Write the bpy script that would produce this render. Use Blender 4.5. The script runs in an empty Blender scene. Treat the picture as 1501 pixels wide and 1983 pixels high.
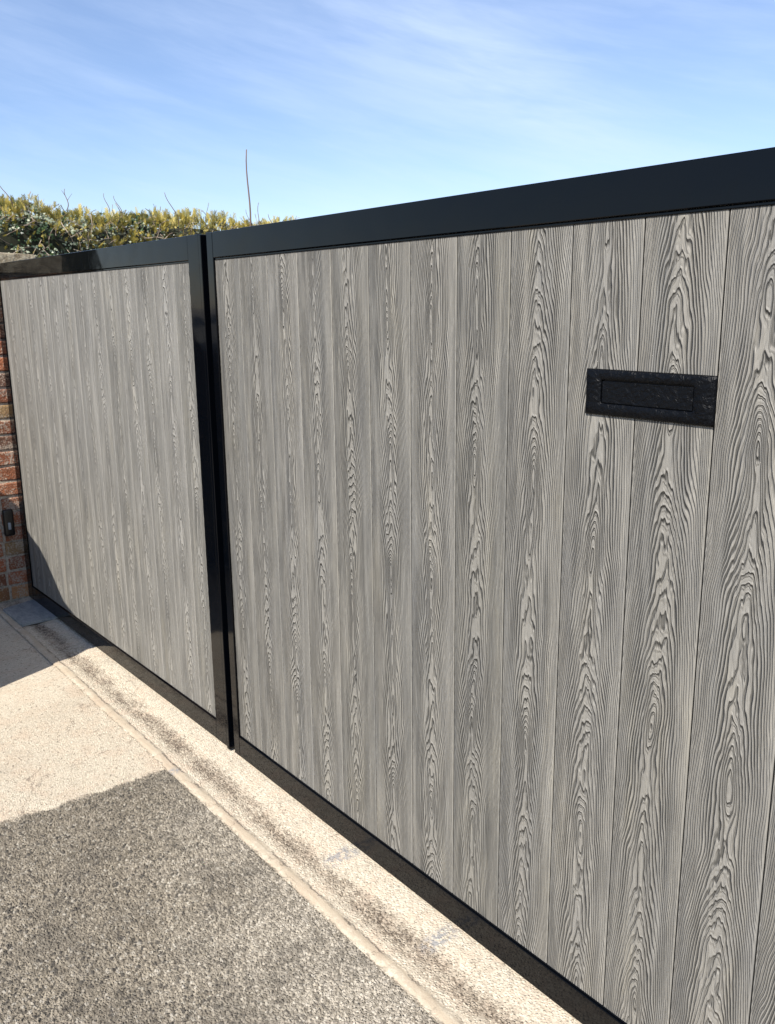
import bpy, bmesh, math, random
import numpy as np
from mathutils import Vector, Matrix, noise

random.seed(7)
rng = np.random.default_rng(7)
sc = bpy.context.scene
col = sc.collection

# ------------------------------------------------------------------ camera
cam_d = bpy.data.cameras.new('camera')
cam = bpy.data.objects.new('camera', cam_d)
col.objects.link(cam)
sc.camera = cam
cam_d.sensor_fit = 'HORIZONTAL'
cam_d.sensor_width = 36.0
cam_d.lens = 1699.5434 / 1501 * 36.0
cam_d.clip_start = 0.05
cam_d.clip_end = 2000
_r = Vector((0.62090182, 0.78381387, -0.01080468))
_u = Vector((-0.17302163, 0.15047736, 0.97335506))
_f = Vector((-0.76455506, 0.60248849, -0.22904842))
m = Matrix.Identity(4)
for i in range(3):
    m[i][0] = _r[i]; m[i][1] = _u[i]; m[i][2] = -_f[i]
m.translation = Vector((2.2666, -1.2647, 1.3907))
cam.matrix_world = m

# ------------------------------------------------------------------ light
SUN = Vector((0.41, -1.0, 1.03)).normalized()        # towards the sun
EL = math.asin(SUN.z)
AZ = math.atan2(SUN.x, SUN.y)                         # from +Y, clockwise
sl = bpy.data.lights.new('sun', 'SUN')
sl.energy = 4.6
sl.angle = math.radians(0.5)
sl.color = (1.0, 0.945, 0.86)
sun = bpy.data.objects.new('sun', sl)
sun.rotation_euler = SUN.to_track_quat('Z', 'Y').to_euler()
sun.location = SUN * 20
col.objects.link(sun)

sc.view_settings.view_transform = 'Standard'
sc.view_settings.look = 'None'
sc.view_settings.gamma = 1.0
sc.view_settings.use_curve_mapping = False
sc.view_settings.exposure = 0.72

# ------------------------------------------------------------------ node helper
class NB:
    """short-hand for building shader node graphs"""
    def __init__(s, nt):
        s.nt = nt; s.n = nt.nodes; s.l = nt.links
    def new(s, t, **k):
        n = s.n.new(t)
        for a, b in k.items(): setattr(n, a, b)
        return n
    def put(s, sock, v):
        if isinstance(v, bpy.types.NodeSocket): s.l.new(v, sock)
        elif v is not None:
            if isinstance(v, (tuple, list)) and len(v) == 3 and sock.type == 'RGBA': v = (*v, 1)
            sock.default_value = v
    def m(s, op, a, b=None, c=None, clamp=False):
        n = s.new('ShaderNodeMath', operation=op, use_clamp=clamp)
        s.put(n.inputs[0], a)
        if b is not None: s.put(n.inputs[1], b)
        if c is not None: s.put(n.inputs[2], c)
        return n.outputs[0]
    def add(s, a, b): return s.m('ADD', a, b)
    def sub(s, a, b): return s.m('SUBTRACT', a, b)
    def mul(s, a, b): return s.m('MULTIPLY', a, b)
    def mad(s, a, b, c): return s.m('MULTIPLY_ADD', a, b, c)
    def xyz(s, x, y, z):
        n = s.new('ShaderNodeCombineXYZ')
        for i, v in enumerate((x, y, z)): s.put(n.inputs[i], v)
        return n.outputs[0]
    def sep(s, v):
        n = s.new('ShaderNodeSeparateXYZ'); s.put(n.inputs[0], v); return n.outputs
    def noise(s, vec, scale, detail=2, rough=.5, dist=0, dim='3D', color=False):
        n = s.new('ShaderNodeTexNoise', noise_dimensions=dim)
        if vec is not None: s.put(n.inputs['Vector'], vec)
        s.put(n.inputs['Scale'], scale); s.put(n.inputs['Detail'], detail)
        s.put(n.inputs['Roughness'], rough); s.put(n.inputs['Distortion'], dist)
        return n.outputs['Color' if color else 'Fac']
    def vor(s, vec, scale, feature='F1', out='Distance', rnd=1.0):
        n = s.new('ShaderNodeTexVoronoi', feature=feature)
        if vec is not None: s.put(n.inputs['Vector'], vec)
        s.put(n.inputs['Scale'], scale); s.put(n.inputs['Randomness'], rnd)
        return n.outputs[out]
    def ramp(s, v, a, b, c=0., d=1., smooth=True):
        n = s.new('ShaderNodeMapRange', interpolation_type='SMOOTHSTEP' if smooth else 'LINEAR')
        for i, x in enumerate((v, a, b, c, d)): s.put(n.inputs[i], x)
        return n.outputs[0]
    def mix(s, f, a, b, bt='MIX'):
        n = s.new('ShaderNodeMix', data_type='RGBA', blend_type=bt)
        s.put(n.inputs[0], f); s.put(n.inputs[6], a); s.put(n.inputs[7], b)
        return n.outputs[2]
    def vscale(s, v, sx, sy, sz):
        n = s.new('ShaderNodeVectorMath', operation='MULTIPLY')
        s.put(n.inputs[0], v); n.inputs[1].default_value = (sx, sy, sz)
        return n.outputs[0]
    def obj(s): return s.new('ShaderNodeTexCoord').outputs['Object']
    def bump(s, h, dist, strength=1.0, normal=None):
        n = s.new('ShaderNodeBump')
        s.put(n.inputs['Height'], h); s.put(n.inputs['Distance'], dist); s.put(n.inputs['Strength'], strength)
        if normal is not None: s.put(n.inputs['Normal'], normal)
        return n.outputs[0]

def material(name):
    mt = bpy.data.materials.new(name); mt.use_nodes = True
    nb = NB(mt.node_tree); b = mt.node_tree.nodes['Principled BSDF']
    return mt, nb, b

# ------------------------------------------------------------------ sky
w = bpy.data.worlds.new('World'); sc.world = w; w.use_nodes = True
nt = w.node_tree; nb = NB(nt)
bg = nt.nodes['Background']
sky = nb.new('ShaderNodeTexSky', sky_type='NISHITA')
sky.sun_disc = False
sky.sun_elevation = EL
sky.sun_rotation = AZ
sky.altitude = 0
sky.air_density = 1.0; sky.dust_density = 0.1; sky.ozone_density = 3.0
d = nb.sep(nb.new('ShaderNodeTexCoord').outputs['Generated'])
el = nb.m('ARCSINE', d[2])
az = nb.m('ARCTAN2', d[1], nb.m('MULTIPLY', d[0], -1))   # radians, grows to the right of the view
# streak coordinates: along falls to the right
ca, sa = math.cos(math.radians(-13)), math.sin(math.radians(-13))
al = nb.add(nb.mul(az, ca), nb.mul(el, sa))
ac = nb.add(nb.mul(az, -sa), nb.mul(el, ca))
v = nb.xyz(nb.mul(al, 2.2), nb.mul(ac, 9.0), 0.0)
n1 = nb.noise(v, 1.0, 6, .55, .6)
v2 = nb.xyz(nb.mul(al, 7.0), nb.mul(ac, 46.0), 3.0)
n2 = nb.noise(v2, 1.0, 5, .6, .3)
v3 = nb.xyz(nb.mul(al, 1.2), nb.mul(ac, 4.0), 8.3)
n3 = nb.noise(v3, 1.0, 3, .5, .2)
# a broad band that falls from the upper middle to the right
a0, e0 = math.radians(46), math.radians(12.6)
pa = nb.sub(az, a0); pe = nb.sub(el, e0)
bc = nb.add(nb.mul(pe, math.cos(.42)), nb.mul(pa, math.sin(.42)))
bl = nb.sub(nb.mul(pa, math.cos(.42)), nb.mul(pe, math.sin(.42)))
band = nb.m('EXPONENT', nb.mul(nb.add(nb.m('POWER', nb.mul(bc, 1/.045), 2.0), nb.m('POWER', nb.mul(bl, 1/.22), 2.0)), -1.0))
veil = nb.ramp(nb.add(nb.mul(n1, .55), nb.mul(n2, .45)), .34, .74, .02, .30)
veil = nb.add(veil, nb.mul(band, nb.ramp(nb.add(nb.mul(n1, .5), nb.mul(n2, .5)), .3, .7, .10, .30)))
veil = nb.add(veil, nb.ramp(n3, .3, .7, 0., .12))
veil = nb.m('MINIMUM', nb.mul(veil, nb.ramp(el, -.02, .06)), .85)
tint = nb.mix(1., sky.outputs[0], (.94, .93, 1.03), 'MULTIPLY')
cl = nb.mix(veil, tint, (5.3, 6.3, 8.1))
nt.links.new(cl, bg.inputs[0])
bg.inputs[1].default_value = 0.097

# ------------------------------------------------------------------ object helpers
def tag(o, label=None, cat=None, group=None, kind=None):
    if label: o['label'] = label
    if cat: o['category'] = cat
    if group: o['group'] = group
    if kind: o['kind'] = kind
    return o

def empty(name, loc, rz=0):
    o = bpy.data.objects.new(name, None); o.empty_display_size = .1
    o.location = loc; o.rotation_euler = (0, 0, rz); col.objects.link(o)
    return o

def link(name, me, mats, parent=None):
    o = bpy.data.objects.new(name, me)
    for mm in (mats if isinstance(mats, (list, tuple)) else [mats]): me.materials.append(mm)
    col.objects.link(o)
    if parent: o.parent = parent
    return o

def from_bm(name, bm, mats, parent=None, smooth=False):
    me = bpy.data.meshes.new(name); bm.to_mesh(me); bm.free()
    if smooth:
        for p in me.polygons: p.use_smooth = True
    return link(name, me, mats, parent)

def box(bm, x0, x1, y0, y1, z0, z1, bev=0, seg=1, jit=0):
    r = bmesh.ops.create_cube(bm, size=1)
    vs = r['verts']
    for v in vs:
        v.co = Vector(((x0+x1)/2 + v.co.x*(x1-x0), (y0+y1)/2 + v.co.y*(y1-y0), (z0+z1)/2 + v.co.z*(z1-z0)))
        if jit: v.co += Vector([random.uniform(-jit, jit) for _ in range(3)])
    fs = set(f for v in vs for f in v.link_faces)
    if bev:
        es = list(set(e for v in vs for e in v.link_edges))
        rr = bmesh.ops.bevel(bm, geom=es, offset=bev, segments=seg, profile=.5, affect='EDGES')
        fs = set(f for v in rr['verts'] for f in v.link_faces) | set(f for f in fs if f.is_valid)
    return fs

def quads(name, verts, faces, mats, parent=None, smooth=False):
    me = bpy.data.meshes.new(name); me.from_pydata(verts, [], faces); me.update()
    if smooth: me.polygons.foreach_set('use_smooth', [True]*len(me.polygons))
    return link(name, me, mats, parent)

# ------------------------------------------------------------------ materials
# --- embossed wood-effect boards -----------------------------------------
BW = 0.15
def wood_material(name, seed, soft=0., lift=1.):
    mt, nb, b = material(name)
    P = nb.sep(nb.obj()); x, z = P[0], P[2]
    q = nb.mul(x, 1/BW)
    idx = nb.m('FLOOR', q)
    u = nb.mul(nb.sub(nb.sub(q, idx), .47), BW)
    wn = nb.new('ShaderNodeTexWhiteNoise', noise_dimensions='1D')
    nb.put(wn.inputs['W'], nb.add(idx, seed))
    R = nb.sep(wn.outputs['Color'])
    r1, r2, r3 = R[0], R[1], R[2]
    oz = nb.mul(r1, 37.0); ox = nb.mul(r2, 19.0)
    zz = nb.add(z, oz)
    # meander of the heart line
    def ns(sx, sz, oy, det=2, ro=.5):
        return nb.sub(nb.noise(nb.xyz(nb.mul(nb.add(x, ox), sx), oy, nb.mul(zz, sz)), 1.0, det, ro), .5)
    c1 = nb.sub(nb.noise(nb.xyz(ox, 0., nb.mul(zz, 2.6)), 1.0, 2), .5)
    u1 = nb.sub(nb.sub(u, nb.mul(c1, .034)), nb.mul(nb.sub(r3, .5), .018))
    u1 = nb.add(u1, nb.mul(ns(24., 6., 0., 2), .012))          # sideways wander
    u1 = nb.add(u1, nb.mul(ns(52., 24., 2., 2, .55), .0021))    # small kinks
    au = nb.m('ABSOLUTE', u1)
    root = nb.m('SQRT', nb.add(nb.mul(u1, u1), .023**2))
    F = nb.mad(root, 128., nb.mul(nb.mul(u1, u1), 950.))
    G = nb.add(nb.mul(nb.m('DIVIDE', au, root), 128.), nb.mul(au, 1900.))
    near = nb.m('EXPONENT', nb.mul(nb.m('POWER', nb.mul(u1, 1/.030), 2.), -1.))
    near2 = nb.m('EXPONENT', nb.mul(nb.m('POWER', nb.mul(u1, 1/.010), 2.), -1.))
    pv = nb.mul(nb.sub(nb.m('FRACT', nb.mul(zz, 1.72)), .5), 1/1.72)
    loop = nb.mul(nb.m('EXPONENT', nb.mul(nb.add(nb.m('POWER', nb.mul(u1, 1/.013), 2.), nb.m('POWER', nb.mul(pv, 1/.055), 2.)), -1.)), 3.1)
    nv = nb.sub(nb.noise(nb.xyz(ox, 11., nb.mul(zz, 2.1)), 1.0, 1), .5)
    nw = nb.noise(nb.xyz(ox, 17., nb.mul(zz, 3.3)), 1.0, 1)
    ring = nb.add(nb.mul(zz, 22.), F)
    ring = nb.add(ring, nb.mul(nv, 11.))
    ring = nb.sub(ring, nb.mul(near2, nb.ramp(nw, .47, .62, 0., 1.9)))
    ring = nb.add(ring, nb.mul(nb.mul(ns(58., 12., 5., 2, .5), near), 2.7))
    ring = nb.add(ring, nb.mul(ns(18., 5., 6., 2), 3.0))
    ring = nb.sub(ring, loop)
    f = nb.m('FRACT', ring)
    tri = nb.m('ABSOLUTE', nb.sub(nb.mul(f, 2.), 1.))          # 0 on the line
    wid = nb.noise(nb.xyz(nb.mul(nb.add(x, ox), 60.), 2., nb.mul(zz, 7.)), 1.0, 2)
    w_ = nb.mul(nb.add(nb.mad(G, .0019, .20), nb.mul(near, .04)), nb.ramp(wid, .3, .7, .72, 1.3))
    groove = nb.sub(1., nb.ramp(nb.m('DIVIDE', tri, w_), .12, 1.1))
    # ridge of raised lip beside each groove
    lip = nb.ramp(tri, .45, .95)
    # smoother right-hand margin, finer vertical fibre towards both sides
    margin = nb.ramp(u, .040, .072, 1., .60)
    edgef = nb.ramp(nb.m('ABSOLUTE', u1), .034, .066, 1., .66)
    rim = nb.mul(nb.ramp(nb.sub(nb.sub(q, idx), 0.), .010, .034), nb.ramp(nb.sub(q, idx), .966, .990, 1., 0.))
    fade = nb.ramp(nb.noise(nb.xyz(nb.mul(nb.add(x, ox), 40.), 1., nb.mul(zz, 2.2)), 1.0, 2), .32, .56, .30, 1.)
    gs = nb.mul(nb.mul(nb.mul(groove, margin), nb.mul(edgef, nb.m('MAXIMUM', fade, nb.mul(near, .85)))), nb.mul(rim, 1-.45*soft))
    fib = nb.noise(nb.xyz(nb.mul(nb.add(x, ox), 620.), 0., nb.mul(zz, 9.)), 1.0, 3, .6)
    fib2 = nb.noise(nb.xyz(nb.mul(nb.add(x, ox), 190.), 3., nb.mul(zz, 3.)), 1.0, 3, .6)
    fine = nb.noise(nb.xyz(nb.mul(x, 900.), 0., nb.mul(z, 700.)), 1.0, 1)
    lipn = nb.mul(nb.mul(nb.ramp(nb.m('DIVIDE', tri, w_), .75, 1.25), nb.ramp(nb.m('DIVIDE', tri, w_), 1.3, 2.6, 1., 0.)), nb.mad(near, .30, .12))
    h = nb.add(nb.mul(gs, -1.25), nb.add(nb.mul(lip, .12), lipn))
    h = nb.add(h, nb.mul(fib2, .40))
    h = nb.mul(nb.add(h, nb.add(nb.mul(fib, .20), nb.mul(fine, .06))), nb.mad(rim, .85, .15))
    # colour: weathered grey, stain left in the grooves, drifting warm / cool patches
    big = nb.noise(nb.xyz(nb.mul(nb.add(x, ox), 9.), 5., nb.mul(zz, 1.6)), 1.0, 3, .6)
    big2 = nb.noise(nb.xyz(nb.mul(nb.add(x, ox), 26.), 2., nb.mul(zz, 1.1)), 1.0, 3, .6)
    light = nb.mix(nb.ramp(big, .3, .7), (.254, .241, .213), (.266, .247, .211))
    dark = nb.mix(nb.ramp(big2, .3, .7), (.196, .190, .174), (.210, .196, .170))
    base = nb.mix(nb.ramp(nb.add(nb.mul(fib2, .55), nb.mul(big2, .45)), .36, .62), dark, light)
    base = nb.mix(nb.ramp(u, -.07, .02, .05, 0.), base, nb.mix(.5, base, (.10, .098, .092)))
    base = nb.mix(nb.mul(near, .30), base, (.15, .14, .12))
    base = nb.mix(nb.mul(nb.ramp(fib, .38, .58, 1., 0.), .35), base, (.135, .13, .12))
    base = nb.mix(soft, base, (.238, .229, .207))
    blot = nb.noise(nb.xyz(nb.mul(nb.add(x, ox), 15.), 8., nb.mul(zz, 2.4)), 1.0, 4, .65)
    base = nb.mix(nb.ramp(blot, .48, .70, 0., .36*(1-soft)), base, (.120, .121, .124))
    base = nb.mix(nb.ramp(blot, .46, .30, 0., .40), base, (.300, .275, .222))
    colr = nb.mix(nb.mul(nb.m('POWER', gs, 2.3), .92), base, (.022, .021, .018))
    rr = nb.mul(nb.sub(r3, .5), .14)
    colr = nb.mix(1., colr, nb.xyz(nb.add(lift, rr), nb.add(lift, rr), nb.add(lift*.995, nb.mul(rr, 1.1))), 'MULTIPLY')
    nb.put(b.inputs['Base Color'], colr)
    nb.put(b.inputs['Roughness'], nb.ramp(gs, 0, 1, .62, .85))
    b.inputs['Specular IOR Level'].default_value = .35
    nb.put(b.inputs['Normal'], nb.bump(h, .0042, 1.))
    return mt

# --- black gloss steel --------------------------------------------------
def black_steel():
    mt, nb, b = material('black_gloss_steel')
    o = nb.obj()
    sm = nb.noise(o, 9, 4, .65, 1.2)
    sp = nb.noise(o, 160, 2)
    dust = nb.ramp(nb.noise(o, 34, 5, .7), .55, .8)
    z = nb.sep(o)[2]
    low = nb.ramp(z, .0, .13, 1., 0.)
    b.inputs['Base Color'].default_value = (.006, .007, .009, 1)
    nb.put(b.inputs['Base Color'], nb.mix(nb.mul(nb.mul(low, .03), dust), (.0010, .0015, .0026), (.08, .07, .055)))
    nb.put(b.inputs['Roughness'], nb.add(nb.add(nb.ramp(sm, .3, .7, .04, .09), nb.ramp(nb.noise(o, 5.5, 5, .7, .8), .56, .66, 0., .07)), nb.mul(dust, .10)))
    b.inputs['IOR'].default_value = 1.29
    hh = nb.add(nb.mul(nb.noise(nb.vscale(o, 5, 5, 5), 1, 2), 1.), nb.mul(sp, .012))
    nb.put(b.inputs['Normal'], nb.bump(hh, .0022, .8))
    return mt

def hammered_iron():
    mt, nb, b = material('hammered_black_iron')
    o = nb.obj()
    v = nb.vor(nb.vscale(nb.add(o, 0) if False else o, 1, 1, 1.3), 95, 'SMOOTH_F1')
    n = nb.noise(o, 75, 3, .6, 1.5)
    b.inputs['Base Color'].default_value = (.0012, .0016, .0026, 1)
    b.inputs['IOR'].default_value = 1.25
    b.inputs['Roughness'].default_value = .40
    nb.put(b.inputs['Normal'], nb.bump(nb.add(nb.mul(v, .5), n), .0030, .85))
    return mt

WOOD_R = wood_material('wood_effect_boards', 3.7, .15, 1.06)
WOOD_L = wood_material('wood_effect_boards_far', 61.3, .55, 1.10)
STEEL = black_steel()
IRON = hammered_iron()

# ------------------------------------------------------------------ gate leaves
GAP_SHADE, _nb, _b = material('painted_gap_shade')
_b.inputs['Base Color'].default_value = (.012, .012, .012, 1); _b.inputs['Roughness'].default_value = .8  # near-black seam walls stand in for the shade in the board gaps
GZ = -0.080                       # ground level; panel bottom edge is world z = 0
ZB, ZT = 0.080, 1.612             # local heights of the clad opening
RB, RT = 0.009, 1.684             # bottom of the bottom rail, top of the top rail
FY = -0.007                       # frame stands proud of the boards

def boarding(x0, x1, mt, parent):
    """vertical tongue and groove boards, seams on multiples of BW, with real gaps"""
    V, F = [], []
    k = math.floor(x0/BW)
    za, zb = ZB - .012, ZT + .012
    prof = []
    while k*BW < x1:
        a, c = max(k*BW, x0), min((k+1)*BW, x1)
        g = .0013
        prof += [(a, .007), (a+g, .007), (a+g, .0012), (a+g+.0009, 0.), (c-g-.0009, 0.), (c-g, .0012), (c-g, .007), (c, .007)]
        k += 1
    out = []
    for p in prof:
        if not out or out[-1] != p: out.append(p)
    # subdivide in height so long faces shade evenly
    hs = np.linspace(za, zb, 9)
    n = len(out)
    for hz in hs:
        for (px, py) in out: V.append((px, py, hz))
    for j in range(len(hs)-1):
        for i in range(n-1):
            a = j*n+i; F.append((a, a+1, a+n+1, a+n))
    # back skin
    b0 = len(V)
    V += [(x0, .022, za), (x1, .022, za), (x1, .022, zb), (x0, .022, zb)]
    F += [(b0+1, b0, b0+3, b0+2)]
    top = (len(hs)-1)*n
    F += [(0, b0, b0+1, n-1), (top, top+n-1, b0+2, b0+3)] if False else []
    F += [(0, top, b0+3, b0), (n-1, b0+1, b0+2, top+n-1)]
    ob = quads('boarding', V, F, [mt, GAP_SHADE], parent)
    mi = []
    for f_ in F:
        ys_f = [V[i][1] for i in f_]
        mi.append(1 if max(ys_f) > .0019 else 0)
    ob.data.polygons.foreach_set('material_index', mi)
    return ob

def bar(name, x0, x1, z0, z1, parent, y0=FY, y1=.043, mat=None):
    bm = bmesh.new(); box(bm, x0, x1, y0, y1, z0, z1, .0016, 2)
    return from_bm(name, bm, mat or STEEL, parent)

# near leaf: opening starts at world x = -0.130
gate_r = empty('driveway_gate', (0, 0, GZ))
tag(gate_r, 'near gate leaf of bold grained grey boards in black frame, with a letter plate', 'gate', 'pair of driveway gate leaves')
XR0, XR1 = -0.141, 1.915
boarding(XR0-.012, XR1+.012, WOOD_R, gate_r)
bar('stile', XR0-.036, XR0, RB, RT, gate_r)
bar('stile', XR1, XR1+.06, RB, RT, gate_r)
bar('top_rail', XR0+.0002, XR1-.0002, ZT, RT, gate_r, FY+.0006)
bar('bottom_rail', XR0+.0002, XR1-.0002, RB, ZB, gate_r, FY+.0006)
# thin glazing bead against the boards under the top rail
bar('bead', XR0+.0005, XR1-.0005, ZT-.0065, ZT-.0003, gate_r, FY+.0045, .004)
bar('bead', XR0+.0005, XR1-.0005, ZB+.0003, ZB+.0035, gate_r, FY+.0045, .004)

# letter plate (a part of the leaf)
def hollow_plate(parent):
    bm = bmesh.new()
    X0, X1, Z0, Z1 = 1.246, 1.502, 1.277, 1.358
    fx0, fx1, fz0, fz1 = 1.280, 1.464, 1.2985, 1.340
    yb, yf = -.0002, -.0068
    # outer ring front, divided finely so that the edge can wobble
    def ring(xa, xb, z_a, z_b, y, n=16):
        pts = []
        for i in range(n): pts.append((xa+(xb-xa)*i/n, z_a))
        for i in range(n//2): pts.append((xb, z_a+(z_b-z_a)*i/(n//2)))
        for i in range(n): pts.append((xb-(xb-xa)*i/n, z_b))
        for i in range(n//2): pts.append((xa, z_b-(z_b-z_a)*i/(n//2)))
        return [bm.verts.new((px+random.uniform(-.00018, .00018), y, pz+random.uniform(-.00018, .00018))) for px, pz in pts]
    r0 = ring(X0, X1, Z0, Z1, yb)
    r1 = ring(X0+.0006, X1-.0006, Z0+.0006, Z1-.0006, yf+.0025)
    r2 = ring(X0+.0032, X1-.0032, Z0+.0032, Z1-.0032, yf)
    r3 = ring(fx0-.0015, fx1+.0015, fz0-.0015, fz1+.0015, yf)
    r4 = ring(fx0, fx1, fz0, fz1, yf+.0012)
    r5 = ring(fx0, fx1, fz0, fz1, yb)
    rs = [r0, r1, r2, r3, r4, r5]
    for a, b_ in zip(rs, rs[1:]):
        n = len(a)
        for i in range(n): bm.faces.new((a[i], a[(i+1) % n], b_[(i+1) % n], b_[i]))
    bm.normal_update()
    bmesh.ops.recalc_face_normals(bm, faces=bm.faces)
    p = from_bm('letter_plate', bm, IRON, parent, smooth=True)
    p['label'] = 'black hammered iron letter plate fixed to the near gate leaf'
    bm = bmesh.new()
    box(bm, fx0+.0026, fx1-.0014, yf+.0016, yb-.0003, fz0+.0014, fz1-.0022, .0008, 2)
    from_bm('flap', bm, IRON, p)
    bm = bmesh.new()                                   # dark slot behind the flap
    box(bm, fx0-.0002, fx1+.0002, yb-.00025, yb-.0001, fz0-.0002, fz1+.0002)
    from_bm('slot', bm, STEEL, p)
    return p
hollow_plate(gate_r)

# far leaf, turned a little towards the drive; its seams lie on local multiples of BW
ORX = -0.27
gate_l = empty('driveway_gate', (ORX, -.0009, GZ), math.radians(0.737))
tag(gate_l, 'far gate leaf of grey boards in black frame beside the brick pier, no letter plate', 'gate', 'pair of driveway gate leaves')
XL1 = -0.303 - ORX + .002
XL0 = -2.263 - ORX
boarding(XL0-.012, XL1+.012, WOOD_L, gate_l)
bar('stile', XL1, XL1+.072, RB, RT, gate_l)
bar('stile', XL0-.07, XL0, RB, RT, gate_l)
bar('top_rail', XL0+.0002, XL1-.0002, ZT, RT, gate_l, FY+.0006)
bar('bottom_rail', XL0+.0002, XL1-.0002, RB, ZB, gate_l, FY+.0006)
bar('bead', XL0+.0005, XL1-.0005, ZT-.0065, ZT-.0003, gate_l, FY+.0045, .004)
bar('bead', XL0+.0005, XL1-.0005, ZB+.0003, ZB+.0035, gate_l, FY+.0045, .004)
bar('meeting_strip', XL1+.0722, XL1+.088, RB-.006, RT-.002, gate_l, FY-.001, .040)
# ------------------------------------------------------------------ brick pier
PX = -2.358                         # face towards the opening
def brick_material():
    mt, nb, b = material('old_brick')
    o = nb.obj()
    at = nb.new('ShaderNodeAttribute', attribute_name='tone')
    n = nb.noise(o, 26, 5, .65, .6)
    n2 = nb.noise(o, 120, 3, .6)
    c = nb.mix(nb.mul(nb.ramp(n, .45, .7), .40), at.outputs['Color'], (.22, .10, .065))
    c = nb.mix(nb.mul(nb.ramp(nb.add(nb.mul(n2, .5), nb.mul(nb.noise(o, 11, 4, .7), .5)), .47, .58), .75), c, (.50, .42, .33))
    nb.put(b.inputs['Base Color'], c)
    b.inputs['Roughness'].default_value = .9
    nb.put(b.inputs['Normal'], nb.bump(nb.add(n, nb.mul(n2, .6)), .009, 1.))
    return mt
def mortar_material():
    mt, nb, b = material('lime_mortar')
    o = nb.obj()
    n = nb.noise(o, 60, 5, .7)
    nb.put(b.inputs['Base Color'], nb.mix(nb.ramp(n, .3, .7), (.26, .22, .17), (.60, .52, .41)))
    b.inputs['Roughness'].default_value = .95
    nb.put(b.inputs['Normal'], nb.bump(n, .006, .9))
    return mt
BRICK, MORTAR = brick_material(), mortar_material()
pier = empty('brick_pier', (PX-.22, -.09, GZ))
tag(pier, 'red and buff brick gate pier with concrete coping at the far left', 'pier')
px0, px1, py0, py1 = PX-.45, PX, -.345, .165
bm = bmesh.new()
tone = bm.loops.layers.color.new('tone')
tones = [(.56, .32, .20), (.62, .36, .22), (.46, .29, .20), (.62, .50, .34), (.38, .26, .20), (.60, .43, .28), (.54, .33, .22)]
ch, bh = .0782, .067
zc = .0; row = 0
nrow = 21
def add_brick(x0, x1, y0, y1, z0, z1):
    fs = box(bm, x0, x1, y0, y1, z0, z1, .006, 2, .0028)
    t = random.choice(tones); kx = random.uniform(.9, 1.3)
    for f in fs:
        if f.is_valid:
            for l in f.loops: l[tone] = (t[0]*kx, t[1]*kx, t[2]*kx, 1)
while row < nrow:
    z0, z1 = zc+.002, zc+bh+.002
    # faces at +X and -X: bricks along Y; ends along X
    ystart = py0 + (0 if row % 2 else .118)
    if row % 2 == 0:
        for xa in (px0, px0+.231):
            add_brick(xa, xa+.219, py0, py0+.106, z0, z1)
            add_brick(xa, xa+.219, py1-.106, py1, z0, z1)
        y = py0+.118
        while y < py1-.12:
            e = min(y+.106, py1-.118)
            for xa, xb in ((px0, px0+.106), (px1-.106, px1)): add_brick(xa, xb, y, e, z0, z1)
            y = e+.012
    else:
        y = py0
        while y < py1-.01:
            e = min(y+.215, py1)
            for xa, xb in ((px0, px0+.106), (px1-.106, px1)): add_brick(xa, xb, y, e, z0, z1)
            y = e+.012
        for ya, yb in ((py0, py0+.106), (py1-.106, py1)): add_brick(px0+.118, px1-.118, ya, yb, z0, z1)
    zc += ch; row += 1
ZP = zc                                # height of brickwork
br = from_bm('brickwork', bm, BRICK, pier)
br.matrix_parent_inverse = Matrix.Identity(4)
br.location = (-(PX-.22), .09, 0)
bm = bmesh.new(); box(bm, px0+.007, px1-.007, py0+.007, py1-.007, -.01, ZP)
mo = from_bm('mortar', bm, MORTAR, pier); mo.location = br.location
def concrete_cap():
    mt, nb, b = material('weathered_cap_concrete')
    o = nb.obj(); n = nb.noise(o, 30, 6, .7, .5); n2 = nb.noise(o, 140, 3)
    c = nb.mix(nb.ramp(n, .35, .65), (.16, .12, .07), (.42, .36, .25))
    nb.put(b.inputs['Base Color'], nb.mix(nb.mul(nb.ramp(n2, .5, .7), .4), c, (.50, .44, .33)))
    b.inputs['Roughness'].default_value = .95
    nb.put(b.inputs['Normal'], nb.bump(nb.add(n, nb.mul(n2, .5)), .008, .9))
    return mt
CAP = concrete_cap()
bm = bmesh.new()
vs = []
zt = 1.735
for (xx, yy, zz_) in [(px0-.03, py0-.03, ZP), (px1+.012, py0-.03, ZP), (px1+.012, py1+.012, ZP), (px0-.03, py1+.012, ZP),
                      (px0-.03, py0-.03, zt), (px1+.012, py0-.03, zt), (px1+.012, py1+.012, zt), (px0-.03, py1+.012, zt),
                      ((px0+px1)/2, (py0+py1)/2, zt+.025)]:
    vs.append(bm.verts.new((xx, yy, zz_)))
for f in [(0, 3, 2, 1), (0, 1, 5, 4), (1, 2, 6, 5), (2, 3, 7, 6), (3, 0, 4, 7), (4, 5, 8), (5, 6, 8), (6, 7, 8), (7, 4, 8)]:
    bm.faces.new([vs[i] for i in f])
bmesh.ops.bevel(bm, geom=[e for e in bm.edges], offset=.005, segments=2, affect='EDGES')
cp = from_bm('coping', bm, CAP, pier); cp.location = br.location

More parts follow.
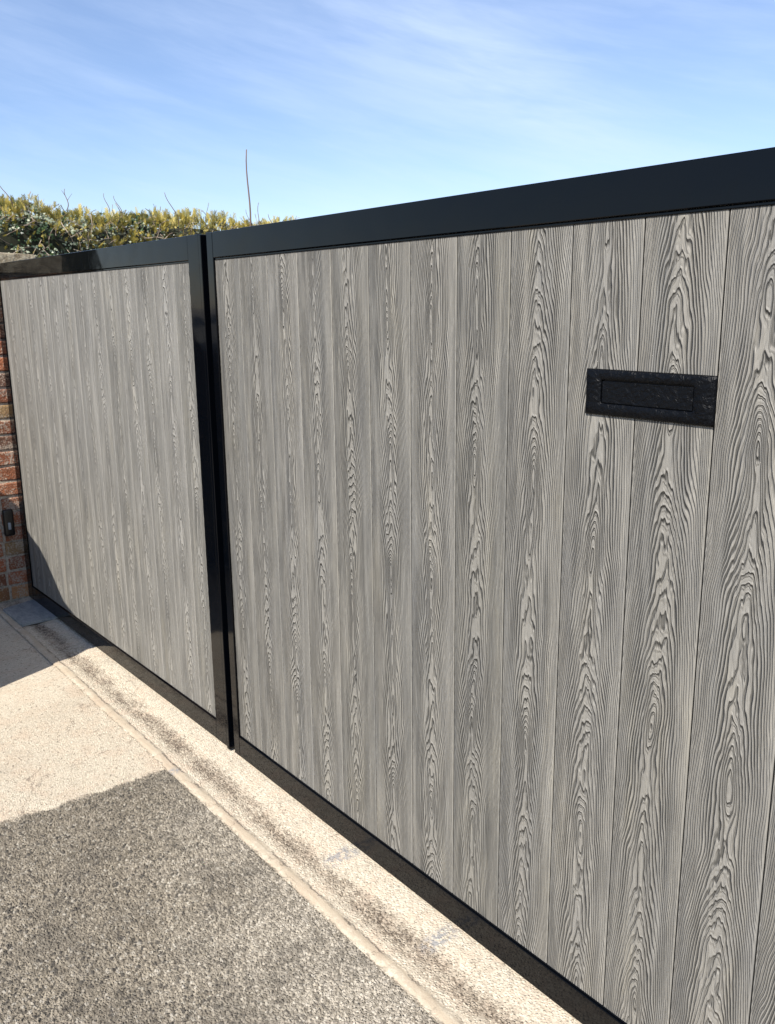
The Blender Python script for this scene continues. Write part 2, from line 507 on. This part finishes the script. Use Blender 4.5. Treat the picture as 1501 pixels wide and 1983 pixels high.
# sensor on the pier face
sen = empty('gate_sensor', (PX, -.092, GZ+.345))
tag(sen, 'small black rounded safety sensor box screwed to the brick pier face', 'sensor')
def plastic():
    mt, nb, b = material('black_plastic')
    b.inputs['Base Color'].default_value = (.008, .008, .009, 1); b.inputs['Roughness'].default_value = .28
    return mt
PLAS = plastic()
bm = bmesh.new(); box(bm, .0003, .028, -.026, .026, 0, .138, .010, 4)
from_bm('housing', bm, PLAS, sen, smooth=True)
mt, nb, b = material('sensor_lens'); b.inputs['Base Color'].default_value = (.28, .32, .36, 1); b.inputs['Roughness'].default_value = .1
bm = bmesh.new(); box(bm, .0275, .0305, -.007, .007, .035, .072, .003, 3)
from_bm('lens', bm, mt, sen, smooth=True)

# ------------------------------------------------------------------ ground
def far_ground():
    mt, nb, b = material('road_asphalt')
    o = nb.obj(); n = nb.noise(o, 1.2, 5, .6); v_ = nb.noise(o, 90, 3, .7)
    nb.put(b.inputs['Base Color'], nb.mix(nb.ramp(nb.add(nb.mul(n, .6), nb.mul(v_, .4)), .35, .65), (.13, .12, .105), (.26, .235, .20)))
    b.inputs['Roughness'].default_value = .92
    nb.put(b.inputs['Normal'], nb.bump(v_, .01, .8))
    return mt
FAR = far_ground()
S = 600
g = quads('ground', [(-S, -S, GZ-.03), (S, -S, GZ-.03), (S, S, GZ-.03), (-S, S, GZ-.03)], [(0, 1, 2, 3)], FAR)
tag(g, kind='structure')

def fbm(x, y, sc_, oct_=3, seed=0.0):
    a = np.zeros_like(x); amp = 1; tot = 0
    for o_ in range(oct_):
        s_ = sc_*2**o_
        a += amp*np.array([noise.noise((float(px)*s_, float(py)*s_, seed+o_*9.1)) for px, py in zip(x, y)])
        tot += amp; amp *= .5
    return a/tot

def grid(name, xs, ys, hf, mt, parent=None):
    X, Y = np.meshgrid(xs, ys); x = X.ravel(); y = Y.ravel()
    z = hf(x, y)
    V = np.stack([x, y, z], 1)
    nx, ny = len(xs), len(ys)
    i = np.arange(nx-1)[None, :] + nx*np.arange(ny-1)[:, None]
    i = i.ravel()
    F = np.stack([i, i+1, i+nx+1, i+nx], 1)
    me = bpy.data.meshes.new(name)
    me.vertices.add(len(V)); me.vertices.foreach_set('co', V.ravel().astype(np.float32))
    me.loops.add(F.size); me.loops.foreach_set('vertex_index', F.ravel().astype(np.int32))
    me.polygons.add(len(F)); me.polygons.foreach_set('loop_start', (np.arange(len(F))*4).astype(np.int32))
    me.polygons.foreach_set('use_smooth', np.ones(len(F), bool))
    me.update(calc_edges=True)
    return link(name, me, mt, parent)

YS = -0.222           # outer edge of the edging strip
YE = -0.190           # inner edge
# interpolated coarse noise (cheap)
def coarse(seed, sc_, nx=90, ny=60, x0=-3.2, x1=2.6, y0=-2.2, y1=.5):
    gx = np.linspace(x0, x1, nx*2); gy = np.linspace(y0, y1, ny)
    X, Y = np.meshgrid(gx, gy)
    N = fbm(X.ravel(), Y.ravel(), sc_, 3, seed).reshape(X.shape)
    def f(x, y):
        fx = np.clip((x-x0)/(x1-x0)*(len(gx)-1), 0, len(gx)-1.001); fy = np.clip((y-y0)/(y1-y0)*(len(gy)-1), 0, len(gy)-1.001)
        ix, iy = fx.astype(int), fy.astype(int); tx, ty = fx-ix, fy-iy
        return (N[iy, ix]*(1-tx)*(1-ty)+N[iy, ix+1]*tx*(1-ty)+N[iy+1, ix]*(1-tx)*ty+N[iy+1, ix+1]*tx*ty)
    return f
cn1, cn2 = coarse(1.0, 2.2), coarse(5.0, 9.0)
def sst(a, b, x): t = np.clip((x-a)/(b-a), 0, 1); return t*t*(3-2*t)

def h_drive(x, y):
    h = GZ - .006 + .004*cn1(x, y) + .0025*cn2(x, y)
    patch = sst(-.262, -.232, x - .10*(y+.2)*.5 + .012*cn2(x, y))
    h -= .004*patch*sst(-.26, -.21, -y*0-.2) if False else .003*patch
    return h
def h_chan(x, y):
    wob = .008*cn2(x, y*0) + .004*cn1(x, y*0) + .005*cn2(x*.31+.4, x*.17-.6)*2
    strip = sst(YS-.004, YS+.012, y+wob)*(1-sst(YE-.008, YE+.006, y+wob))
    # broken joints across the strip
    jt = np.zeros_like(x)
    for j in (-1.42, -.905, -.50, .045, .445, .905, 1.23):
        jt = np.maximum(jt, np.exp(-((x-j+.10*(y+.2)+.01*cn2(x, y))/.004)**2))
    dip = -.007*np.exp(-((y+.118)/.045)**2)
    h = GZ - .004 + dip + .0025*cn2(x, y) + .0015*cn1(x, y)
    return h + strip*(.0028 - .004*jt + .0015*cn2(x*2.3, y))

def aggregate(nb, o, scale):
    """stone relief and per stone tone; returns height 0..1, cell random"""
    wv = nb.new('ShaderNodeVectorMath', operation='ADD')
    nz = nb.new('ShaderNodeVectorMath', operation='SCALE')
    nb.put(nz.inputs[0], nb.noise(o, scale*.8, 2, .5, 0, color=True)); nz.inputs['Scale'].default_value = .9/scale
    nb.put(wv.inputs[0], o); nb.put(wv.inputs[1], nz.outputs[0])
    p = wv.outputs[0]
    f1 = nb.vor(p, scale); cell = nb.sep(nb.vor(p, scale, out='Color'))[0]
    return nb.ramp(f1, .05, .62, 1., 0.), cell

def cracks(nb, flat, scale, width, seed):
    n_ = nb.new('ShaderNodeVectorMath', operation='SCALE'); nb.put(n_.inputs[0], nb.noise(flat, 9, 4, .7, 0, color=True)); n_.inputs['Scale'].default_value = .12
    a_ = nb.new('ShaderNodeVectorMath', operation='ADD'); nb.put(a_.inputs[0], flat); nb.put(a_.inputs[1], n_.outputs[0])
    b_ = nb.new('ShaderNodeVectorMath', operation='ADD'); nb.put(b_.inputs[0], a_.outputs[0]); b_.inputs[1].default_value = (seed, seed*.37, 0)
    dd = nb.vor(b_.outputs[0], scale, 'DISTANCE_TO_EDGE')
    return nb.ramp(dd, 0, width*scale, 1., 0.)

def drive_material():
    mt, nb, b = material('worn_concrete_drive')
    o = nb.obj(); P = nb.sep(o); x, y = P[0], P[1]
    flat = nb.xyz(x, y, 0.)
    s1, c1 = aggregate(nb, flat, 138.)
    s2, c2 = aggregate(nb, flat, 270.)
    n_big = nb.noise(flat, 2.4, 4, .6, .4)
    n_mid = nb.noise(flat, 11, 5, .65, .4)
    n_fin = nb.noise(flat, 420, 3, .6)
    # coarse grey slab lies beyond x = -0.24
    e = nb.add(nb.add(x, nb.mul(y, -.05)), nb.add(nb.mul(nb.sub(n_mid, .5), .07), nb.mul(nb.sub(nb.noise(flat, 70, 3, .7), .5), .04)))
    patch = nb.ramp(e, -.245, -.222)
    dark = nb.mix(nb.ramp(c1, .1, .9), (.150, .127, .094), (.290, .250, .190))
    dark = nb.mix(nb.ramp(c1, .86, .96), dark, (.36, .325, .265))
    dark = nb.mix(nb.mul(nb.ramp(c1, .05, .13, 1., 0.), .75), dark, (.03, .028, .026))
    # dust worn lighter towards the edging and to the right
    wear = nb.add(nb.add(nb.mul(y, 1.15), nb.mul(x, .45)), nb.mul(nb.sub(n_big, .5), .9))
    dark = nb.mix(nb.mul(nb.ramp(wear, -.62, .20), .75), dark, nb.mix(nb.ramp(c1, .1, .9), (.25, .22, .175), (.50, .45, .37)))
    dark = nb.mix(nb.mul(nb.add(nb.mul(nb.ramp(nb.noise(flat, 3.4, 5, .7), .44, .66), .45), nb.ramp(nb.add(x, nb.mul(n_big, .3)), -.25, .75, .26, 0.)), 1.), dark, (.080, .070, .056))
    lite = nb.mix(nb.ramp(c2, .1, .9), (.46, .395, .30), (.60, .53, .415))
    lite = nb.mix(nb.mul(nb.ramp(n_mid, .42, .68), .5), lite, (.50, .385, .28))
    lite = nb.mix(nb.mul(nb.ramp(nb.noise(flat, 70, 4, .75), .55, .66), .8), lite, (.13, .105, .08))
    lite = nb.mix(nb.mul(nb.ramp(n_big, .48, .7), .35), lite, (.33, .27, .20))
    ck = nb.mul(cracks(nb, flat, 1.5, .0035, 3.3), nb.ramp(n_mid, .42, .58))
    lite = nb.mix(nb.mul(ck, .7), lite, (.14, .11, .085))
    colr = nb.mix(patch, lite, dark)
    nb.put(b.inputs['Base Color'], colr)
    b.inputs['Roughness'].default_value = .93
    hd = nb.add(nb.mul(s1, 1.0), nb.mul(s2, .35))
    smooth = nb.ramp(x, -1.30, -.75, .15, 1.)       # trowelled smooth near the pier
    hl = nb.mul(nb.add(nb.mul(s1, .26), nb.mul(s2, .38)), smooth)
    hh = nb.add(nb.mul(hd, patch), nb.mul(hl, nb.sub(1., patch)))
    hh = nb.add(hh, nb.mul(n_fin, .12))
    dp = nb.new('ShaderNodeDisplacement'); dp.inputs['Midlevel'].default_value = .5; dp.inputs['Scale'].default_value = .0056
    nb.put(dp.inputs['Height'], hh)
    nb.l.new(dp.outputs[0], mt.node_tree.nodes['Material Output'].inputs['Displacement'])
    mt.displacement_method = 'BOTH'
    return mt

def channel_material():
    mt, nb, b = material('cast_concrete_channel')
    o = nb.obj(); P = nb.sep(o); x, y = P[0], P[1]
    flat = nb.xyz(x, y, 0.)
    s1, c1 = aggregate(nb, flat, 150.)
    n_mid = nb.noise(flat, 13, 5, .65, .4)
    n_big = nb.noise(flat, 3.1, 3, .6)
    n_fin = nb.noise(flat, 300, 3, .65)
    wob = nb.add(nb.mul(nb.sub(n_mid, .5), .035), nb.mul(nb.sub(nb.noise(flat, 60, 4, .7), .5), .026))
    yy = nb.add(y, wob)
    band = nb.mul(nb.ramp(yy, -.180, -.128), nb.ramp(yy, -.112, -.060, 1., 0.))
    band = nb.mul(band, nb.ramp(nb.noise(nb.xyz(nb.mul(x, 4.5), 0., nb.mul(y, 14.)), 1., 5, .7), .36, .56, .22, 1.))
    stripm = nb.mul(nb.ramp(yy, YS-.006, YS+.006), nb.ramp(yy, YE-.008, YE+.006, 1., 0.))
    cream = nb.mix(nb.ramp(c1, .1, .9), (.46, .395, .30), (.60, .53, .415))
    cream = nb.mix(nb.mul(nb.ramp(n_mid, .45, .7), .5), cream, (.60, .46, .34))
    stripc = nb.mix(nb.ramp(nb.add(nb.mul(n_mid, .5), nb.mul(n_fin, .5)), .35, .65), (.50, .425, .315), (.41, .325, .235))
    dirt = nb.mix(nb.ramp(c1, .1, .9), (.13, .100, .072), (.29, .235, .175))
    stc = nb.mul(stripm, nb.ramp(nb.noise(nb.xyz(nb.mul(x, 7.), 0., nb.mul(y, 30.)), 1., 4, .65), .36, .52, .25, 1.))
    colr = nb.mix(stc, cream, stripc)
    colr = nb.mix(nb.mul(band, nb.ramp(nb.add(nb.mul(c1, .5), nb.mul(n_big, .5)), .2, .6, 1., .72)), colr, dirt)
    spk = nb.ramp(nb.noise(flat, 75, 4, .75), .58, .68)
    colr = nb.mix(nb.mul(spk, nb.mul(nb.sub(1., stripm), .75)), colr, (.12, .10, .08))
    # grime caught against the inner edge of the strip
    gr = nb.m('EXPONENT', nb.mul(nb.m('POWER', nb.mul(nb.sub(yy, YE+.002), 1/.0032), 2.), -1.))
    colr = nb.mix(nb.mul(gr, nb.ramp(n_mid, .4, .6, .2, .85)), colr, (.08, .065, .05))
    ck = nb.mul(cracks(nb, flat, 4.2, .0022, 8.1), nb.ramp(n_mid, .40, .56))
    colr = nb.mix(nb.mul(ck, .65), colr, (.13, .105, .08))
    g2 = nb.m('EXPONENT', nb.mul(nb.m('POWER', nb.mul(nb.sub(yy, YS-.002), 1/.003), 2.), -1.))
    colr = nb.mix(nb.mul(g2, nb.ramp(n_mid, .38, .55, 0., .8)), colr, (.10, .08, .06))
    # blue-grey smears of old cement paint
    for (cx_, cy_, sx_, sy_) in ((.50, -.045, .028, .055), (.915, -.055, .024, .055), (-.21, -.212, .02, .02)):
        g_ = nb.m('EXPONENT', nb.mul(nb.add(nb.m('POWER', nb.mul(nb.sub(x, cx_), 1/sx_), 4.), nb.m('POWER', nb.mul(nb.sub(y, cy_), 1/sy_), 4.)), -1.))
        g_ = nb.mul(g_, nb.ramp(nb.noise(flat, 60, 4, .7), .42, .56))
        colr = nb.mix(nb.mul(g_, .8), colr, (.22, .225, .235))
    nb.put(b.inputs['Base Color'], colr)
    b.inputs['Roughness'].default_value = .93
    hh = nb.mul(nb.mul(s1, nb.add(.50, nb.mul(band, .9))), nb.sub(1., nb.mul(stripm, .85)))
    hh = nb.add(hh, nb.mul(n_fin, .14))
    dp = nb.new('ShaderNodeDisplacement'); dp.inputs['Midlevel'].default_value = .3; dp.inputs['Scale'].default_value = .0035
    nb.put(dp.inputs['Height'], hh)
    nb.l.new(dp.outputs[0], mt.node_tree.nodes['Material Output'].inputs['Displacement'])
    mt.displacement_method = 'BOTH'
    return mt

DRV, CHN = drive_material(), channel_material()
def spaced(a, b, step): return np.linspace(a, b, int(round((b-a)/step))+1)
drv = grid('driveway', spaced(-2.5, 1.75, .0036), spaced(-1.22, YS+.004, .0036), h_drive, DRV)
tag(drv, kind='structure')
chn = grid('concrete_channel', spaced(-2.9, 2.6, .0050), spaced(YS-.004, .14, .0040), h_chan, CHN)
tag(chn, kind='structure')
# the rest of the drive, out of the picture, as a coarser apron just below
ap = grid('apron', spaced(-9, 9, .5), spaced(-7, .1, .5), lambda x, y: np.full_like(x, GZ-.018), DRV)
tag(ap, kind='structure')

# slate slab at the foot of the pier
mt, nb, b = material('blue_slate')
o = nb.obj(); n = nb.noise(nb.vscale(o, 1, 2.4, 1), 16, 6, .65, .8); n2 = nb.noise(o, 90, 3)
nb.put(b.inputs['Base Color'], nb.mix(nb.ramp(n, .35, .68), (.20, .225, .235), (.33, .35, .35)))
nb.put(b.inputs['Roughness'], nb.ramp(n2, .3, .7, .35, .6))
nb.put(b.inputs['Normal'], nb.bump(nb.add(n, nb.mul(n2, .2)), .005, .8))
bm = bmesh.new()
pts = [(-2.275, -.012), (-1.935, -.006), (-1.922, -.190), (-2.215, -.197)]
bot = [bm.verts.new((a+2.1, c+.1, 0)) for a, c in pts]; top = [bm.verts.new((a+2.1, c+.1, .014)) for a, c in pts]
bm.faces.new(top[::-1]); bm.faces.new(bot)
for i in range(4): bm.faces.new((bot[i], top[i], top[(i+1) % 4], bot[(i+1) % 4]))
bmesh.ops.recalc_face_normals(bm, faces=bm.faces)
bmesh.ops.bevel(bm, geom=list(bm.edges), offset=.001, segments=1, affect='EDGES')
sb = from_bm('stone_slab', bm, mt); sb.location = (-2.1, -.1, GZ-.004)
tag(sb, 'thin blue-grey slate slab lying in front of the pier at the gate foot', 'slab')

# ------------------------------------------------------------------ hedges behind the pier
def leaf_mat(name, c0, c1, rough=.5, trans=.25):
    mt, nb, b = material(name)
    at = nb.new('ShaderNodeAttribute', attribute_name='tone')
    f = nb.sep(at.outputs['Color'])[0]
    c = nb.mix(f, c0, c1)
    nb.put(b.inputs['Base Color'], c); b.inputs['Roughness'].default_value = rough
    tr = nb.new('ShaderNodeBsdfTranslucent'); nb.put(tr.inputs[0], c)
    mx = nb.new('ShaderNodeMixShader'); mx.inputs[0].default_value = trans
    nb.l.new(b.outputs[0], mx.inputs[1]); nb.l.new(tr.outputs[0], mx.inputs[2])
    nb.l.new(mx.outputs[0], mt.node_tree.nodes['Material Output'].inputs[0])
    return mt
GOLD = leaf_mat('golden_conifer_foliage', (.09, .10, .022), (.66, .52, .12), .6, .3)
IVYM = leaf_mat('ivy_leaf', (.012, .030, .012), (.06, .10, .035), .28, .12)
VARI = leaf_mat('variegated_leaf', (.10, .15, .09), (.46, .48, .34), .4, .2)
BARK = leaf_mat('pale_dry_stem', (.20, .14, .10), (.55, .46, .36), .8, .0)

class Cloud:
    def __init__(s): s.V = []; s.F = []; s.T = []; s.M = []
    def poly(s, pts, tone, mi=0):
        n = len(s.V); s.V += [tuple(p) for p in pts]; s.F.append(tuple(range(n, n+len(pts)))); s.T.append(tone); s.M.append(mi)
    def build(s, name, mats, parent):
        me = bpy.data.meshes.new(name); me.from_pydata(s.V, [], s.F); me.update()
        ca = me.color_attributes.new('tone', 'FLOAT_COLOR', 'CORNER')
        arr = []
        for f, t in zip(s.F, s.T): arr += [t, t, t, 1.]*len(f)
        ca.data.foreach_set('color', arr)
        me.polygons.foreach_set('material_index', s.M)
        return link(name, me, mats, parent)

def rv(): return Vector((random.gauss(0, 1), random.gauss(0, 1), random.gauss(0, 1))).normalized()
def spray(C, p, d, L, mi=0):
    """a feathery flattened conifer spray: a short axis with side needles"""
    side = d.cross(rv()).normalized()
    nrm = d.cross(side)
    base = random.random()
    n = random.randint(5, 7)
    for i in range(n):
        t = i/n
        q = p + d*L*t
        for sgn in (-1, 1):
            dd = (d*.75 + side*sgn*random.uniform(.45, .8) + nrm*random.uniform(-.2, .2)).normalized()
            l = L*.5*(1-t*.55); wd = L*.040
            a = q + dd*l
            w_ = dd.cross(nrm).normalized()*wd
            C.poly([q-w_, q+w_, a+w_*.5, a-w_*.5], min(1, max(0, base*.7+t*.35+random.uniform(-.1, .1))), mi)
    a = p + d*L*1.1; w_ = side*L*.045
    C.poly([p-w_, p+w_, a], min(1, base*.7+.3), mi)
def ivy_leaf(C, p, n, s, mi=0):
    """five-pointed ivy leaf, folded a little on its mid-rib"""
    a = n.cross(rv()).normalized(); c = n.cross(a)
    tone = random.random()
    outl = [(0, -.35), (.42, -.40), (.38, -.05), (.62, .18), (.24, .28), (0, .85), (-.24, .28), (-.62, .18), (-.38, -.05), (-.42, -.40)]
    pts = [p + a*x*s + c*y*s - n*abs(x)*s*.35 for x, y in outl]
    C.poly([pts[0], pts[1], pts[2], pts[3], pts[4], pts[5]], tone, mi)
    C.poly([pts[0], pts[5], pts[6], pts[7], pts[8], pts[9]], tone, mi)

def tube(name, path, r0, r1, mt, parent, seg=6):
    bm = bmesh.new(); rings = []
    for i, p in enumerate(path):
        d = (path[min(i+1, len(path)-1)] - path[max(i-1, 0)]).normalized()
        a = d.orthogonal().normalized(); c = d.cross(a)
        r = r0 + (r1-r0)*i/(len(path)-1)
        rings.append([bm.verts.new(p + (a*math.cos(t)+c*math.sin(t))*r) for t in [k*2*math.pi/seg for k in range(seg)]])
    for a, c in zip(rings, rings[1:]):
        for i in range(seg): bm.faces.new((a[i], a[(i+1) % seg], c[(i+1) % seg], c[i]))
    bm.faces.new(rings[-1])
    return from_bm(name, bm, mt, parent, smooth=True)

HX = -3.05
def top_z(y):
    return 1.948 + .055*noise.noise((y*2.1, 3.3, 0)) + .05*noise.noise((y*6.0, 8.3, 0)) - .022*max(0, y-.6)
con = empty('conifer_hedge', (HX-.4, 1.5, GZ))
tag(con, 'golden green clipped conifer hedge tangled with dry stems, rising behind the far gate leaf', 'hedge')
ivy = empty('ivy', (HX, .2, GZ))
tag(ivy, 'dark and cream variegated ivy climbing over the hedge end behind the pier coping', 'ivy')
CG, CI, CV, CS = Cloud(), Cloud(), Cloud(), Cloud()
o_con = Vector((HX-.4, 1.5, GZ)); o_ivy = Vector((HX, .2, GZ))
def surf(y, z):
    """front face of the hedge"""
    zt_ = top_z(y); k = max(0, (z-(zt_-.16))/.16)
    return HX + .10*noise.noise((y*2.6, z*3.1, 1.)) + .06*noise.noise((y*8., z*9., 2.)) - .22*k*k
N = 0
while N < 8500:
    y = random.uniform(.12, 4.6); top = random.random() < .42
    zt_ = top_z(y)
    if top:
        x = HX - random.uniform(.0, .8); z = zt_ + random.uniform(-.05, .015)
        d_ = Vector((random.gauss(.1, .4), random.gauss(0, .4), 1)).normalized()
    else:
        z = zt_ - random.random()**1.2*.75
        x = surf(y, z) - random.random()**2*.10
        d_ = Vector((1, random.gauss(0, .5), random.uniform(.1, 1.3))).normalized()
    patch = noise.noise((y*3.0, z*5.0, 5.))
    if patch < -.22 and random.random() < .8: N += 1; continue
    if y < .55 and z < zt_-.12 and random.random() < .75: N += 1; continue
    spray(CG, Vector((x, y, z))-o_con, d_, random.uniform(.028, .060)); N += 1
for _ in range(5200):            # grey-green and cream leaves among the gold
    y = random.uniform(.0, 3.2); zt_ = top_z(y)
    patch = noise.noise((y*3.0, zt_*5.0, 5.))
    z = zt_ - random.random()**1.1*.45 + .01
    if noise.noise((y*3.0, z*5.0, 5.)) > -.05 and random.random() < .72: continue
    x = surf(y, z) - random.uniform(-.02, .08)
    C_ = CV if random.random() < .6 and not (y < .5 and z < zt_-.14) else CI
    n_ = Vector((1, random.gauss(-.2, .6), random.gauss(.5, .5))).normalized()
    ivy_leaf(C_, Vector((x, y, z))-o_ivy, n_, random.uniform(.008, .018))
for _ in range(3600):            # dark ivy mass at the near end and along the crest
    crest = random.random() < .30
    if crest: y = random.choice((.35, .45, .62, 1.02, 1.1)) + random.gauss(0, .09); z = top_z(y) + random.gauss(.0, .018)
    else: y = random.uniform(-.7, .52); z = top_z(y) - .06 - random.random()*.75
    x = surf(y, z) - random.uniform(-.01, .10) - (0 if crest else .10*math.sin(min(1, max(0, (top_z(y)-z)/.4))*math.pi))
    n_ = Vector((1, random.gauss(-.2, .5), random.gauss(.5, .5))).normalized()
    ivy_leaf(CI, Vector((x, y, z))-o_ivy, n_, random.uniform(.011, .024))
for _ in range(1500):             # variegated near the coping and the crest
    y = random.uniform(-.6, .75); z = top_z(y) - (random.random()*.10 if random.random() < .6 else random.uniform(.24, .5))
    x = surf(y, z) + random.uniform(-.04, .05)
    ivy_leaf(CV, Vector((x, y, z))-o_ivy, Vector((1, random.gauss(-.2, .5), random.gauss(.6, .5))).normalized(), random.uniform(.008, .018))
for _ in range(480):             # dry stems woven through the face
    y = random.uniform(-.2, 3.0); z = top_z(y) - random.random()**1.5*.42 + .015
    p = Vector((surf(y, z)+.015, y, z)); d_ = Vector((random.gauss(.2, .3), random.gauss(0, .8), random.gauss(.35, .6))).normalized()
    L = random.uniform(.04, .13); wd = random.uniform(.0012, .0024)
    for k in range(4):
        q = p + d_*L/4; sd = d_.cross(Vector((1, 0, 0))).normalized()*wd; s2 = d_.cross(sd).normalized()*wd
        tn = random.random()
        CS.poly([p-sd-o_con, p+sd-o_con, q+sd-o_con, q-sd-o_con], tn); CS.poly([p-s2-o_con, p+s2-o_con, q+s2-o_con, q-s2-o_con], tn)
        p = q; d_ = (d_ + rv()*.3).normalized()
CG.build('foliage', GOLD, con)
CS.build('dry_stems', BARK, con)
CI.build('dark_leaves', IVYM, ivy)
CV.build('cream_leaves', VARI, ivy)
# dim core: the hedge's inner shade put into a dark shell, blocking sky
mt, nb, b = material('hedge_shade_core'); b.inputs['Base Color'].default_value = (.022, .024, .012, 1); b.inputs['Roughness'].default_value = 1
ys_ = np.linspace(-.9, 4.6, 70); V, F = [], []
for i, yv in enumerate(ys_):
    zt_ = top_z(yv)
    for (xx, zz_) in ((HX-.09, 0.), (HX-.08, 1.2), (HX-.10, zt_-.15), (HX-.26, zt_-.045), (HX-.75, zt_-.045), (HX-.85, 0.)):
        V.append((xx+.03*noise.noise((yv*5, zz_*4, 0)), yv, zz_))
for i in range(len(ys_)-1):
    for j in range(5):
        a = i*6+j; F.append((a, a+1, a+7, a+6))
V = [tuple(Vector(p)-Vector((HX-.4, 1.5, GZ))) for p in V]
quads('shade_core', V, F, mt, con)
# bare twigs standing above the hedge
def twig(px, py, z0, z1, lean, r, forks=()):
    path = []; n = 9
    for i in range(n+1):
        t = i/n
        path.append(Vector((px + lean[0]*t + .012*math.sin(t*5), py + lean[1]*t + .015*math.sin(t*4+1), z0+(z1-z0)*t)) - o_con)
    tw = tube('twig', path, r, r*.55, BARKT, con)
    for (t, dy, dz) in forks:
        p = path[int(t*n)]
        tube('shoot', [p, p+Vector((0, dy*.5, dz*.55)), p+Vector((0, dy, dz))], r*.5, r*.3, BARKT, tw)
mt, nb, b = material('twig_bark'); b.inputs['Base Color'].default_value = (.15, .10, .075, 1); b.inputs['Roughness'].default_value = .8
BARKT = mt
twig(HX-.05, 1.80, 1.80, 2.395, (0, .045), .0066)
twig(HX-.05, 1.86, 1.85, 2.07, (0, .06), .003, ((.4, .03, .05),))
twig(HX-.05, 1.84, 1.85, 2.02, (0, -.02), .0025)
twig(HX-.05, 2.02, 1.85, 2.00, (0, -.03), .003, ((.6, .03, .04),))
twig(HX-.05, 1.30, 1.90, 2.09, (0, -.05), .0032)
twig(HX-.05, .60, 1.95, 2.07, (0, .03), .003, ((.5, .03, .04), (.7, -.02, .03)))
twig(HX-.05, .30, 1.95, 2.09, (0, -.04), .003)
twig(HX-.05, .12, 1.95, 2.05, (0, -.02), .0025)
twig(HX-.05, .85, 1.93, 2.06, (0, .01), .0025)
twig(HX-.05, .93, 1.93, 2.05, (0, -.01), .0025)

# ------------------------------------------------------------------ bin-shaped shadow caster, added unseen left of the picture
caster_root = empty('shadow_caster', (-1.7, -1.4, GZ))
tag(caster_root, 'added dark bin-shaped shadow caster, out of view, shading the far gate leaf', 'shadow caster')
prof = [(-1.085, .875), (-1.28, .905), (-1.447, .944), (-1.511, .99), (-1.578, 1.043), (-1.664, 1.105), (-1.74, 1.146), (-1.86, 1.178), (-1.93, 1.215), (-2.0, 1.30), (-2.12, 1.34), (-2.28, 1.32), (-2.36, 1.2)]  # outline shaped so that its shadow falls on gate, pier and drive
bmat, nb, b = material('caster_plastic'); b.inputs['Base Color'].default_value = (.012, .016, .018, 1); b.inputs['Roughness'].default_value = .45
nb.put(b.inputs['Normal'], nb.bump(nb.noise(nb.obj(), 12, 3), .004, .5))
Y0, Y1 = -.90, -1.75
zl = prof[0][1]
bm = bmesh.new(); box(bm, -2.34+1.7, -1.087+1.7, Y1+.03+1.4, Y0-.004+1.4, .10, zl-GZ-.045, .02, 3)
from_bm('body', bm, bmat, caster_root)
bm = bmesh.new()
f = [bm.verts.new((x_+1.7, Y0+1.4, z_-GZ)) for x_, z_ in prof]; k = [bm.verts.new((x_+1.7, Y1+1.4, z_-GZ)) for x_, z_ in prof]
f = [bm.verts.new((-2.36+1.7, Y0+1.4, zl-.045-GZ))] + f[::-1] + [bm.verts.new((-1.08+1.7, Y0+1.4, zl-.045-GZ))]
k = [bm.verts.new((-2.36+1.7, Y1+1.4, zl-.045-GZ))] + k[::-1] + [bm.verts.new((-1.08+1.7, Y1+1.4, zl-.045-GZ))]
bm.faces.new(f); bm.faces.new(k[::-1])
for i in range(len(f)): j = (i+1) % len(f); bm.faces.new((f[i], k[i], k[j], f[j]))
bmesh.ops.recalc_face_normals(bm, faces=bm.faces)
from_bm('lid', bm, bmat, caster_root)
for sx in (-.52, .50):
    for sy in (.40, -.28):
        bm = bmesh.new()
        bmesh.ops.create_cone(bm, cap_ends=True, segments=28, radius1=.09, radius2=.09, depth=.045, matrix=Matrix.Translation((sx, sy, .09)) @ Matrix.Rotation(math.pi/2, 4, 'X'))
        from_bm('wheel', bm, PLAS, caster_root)
for sy in (.12, -.10):
    bm = bmesh.new(); box(bm, .615, .66, sy-.06, sy-.045+.08, .70, .72, .005, 2)
    from_bm('handle', bm, PLAS, caster_root)
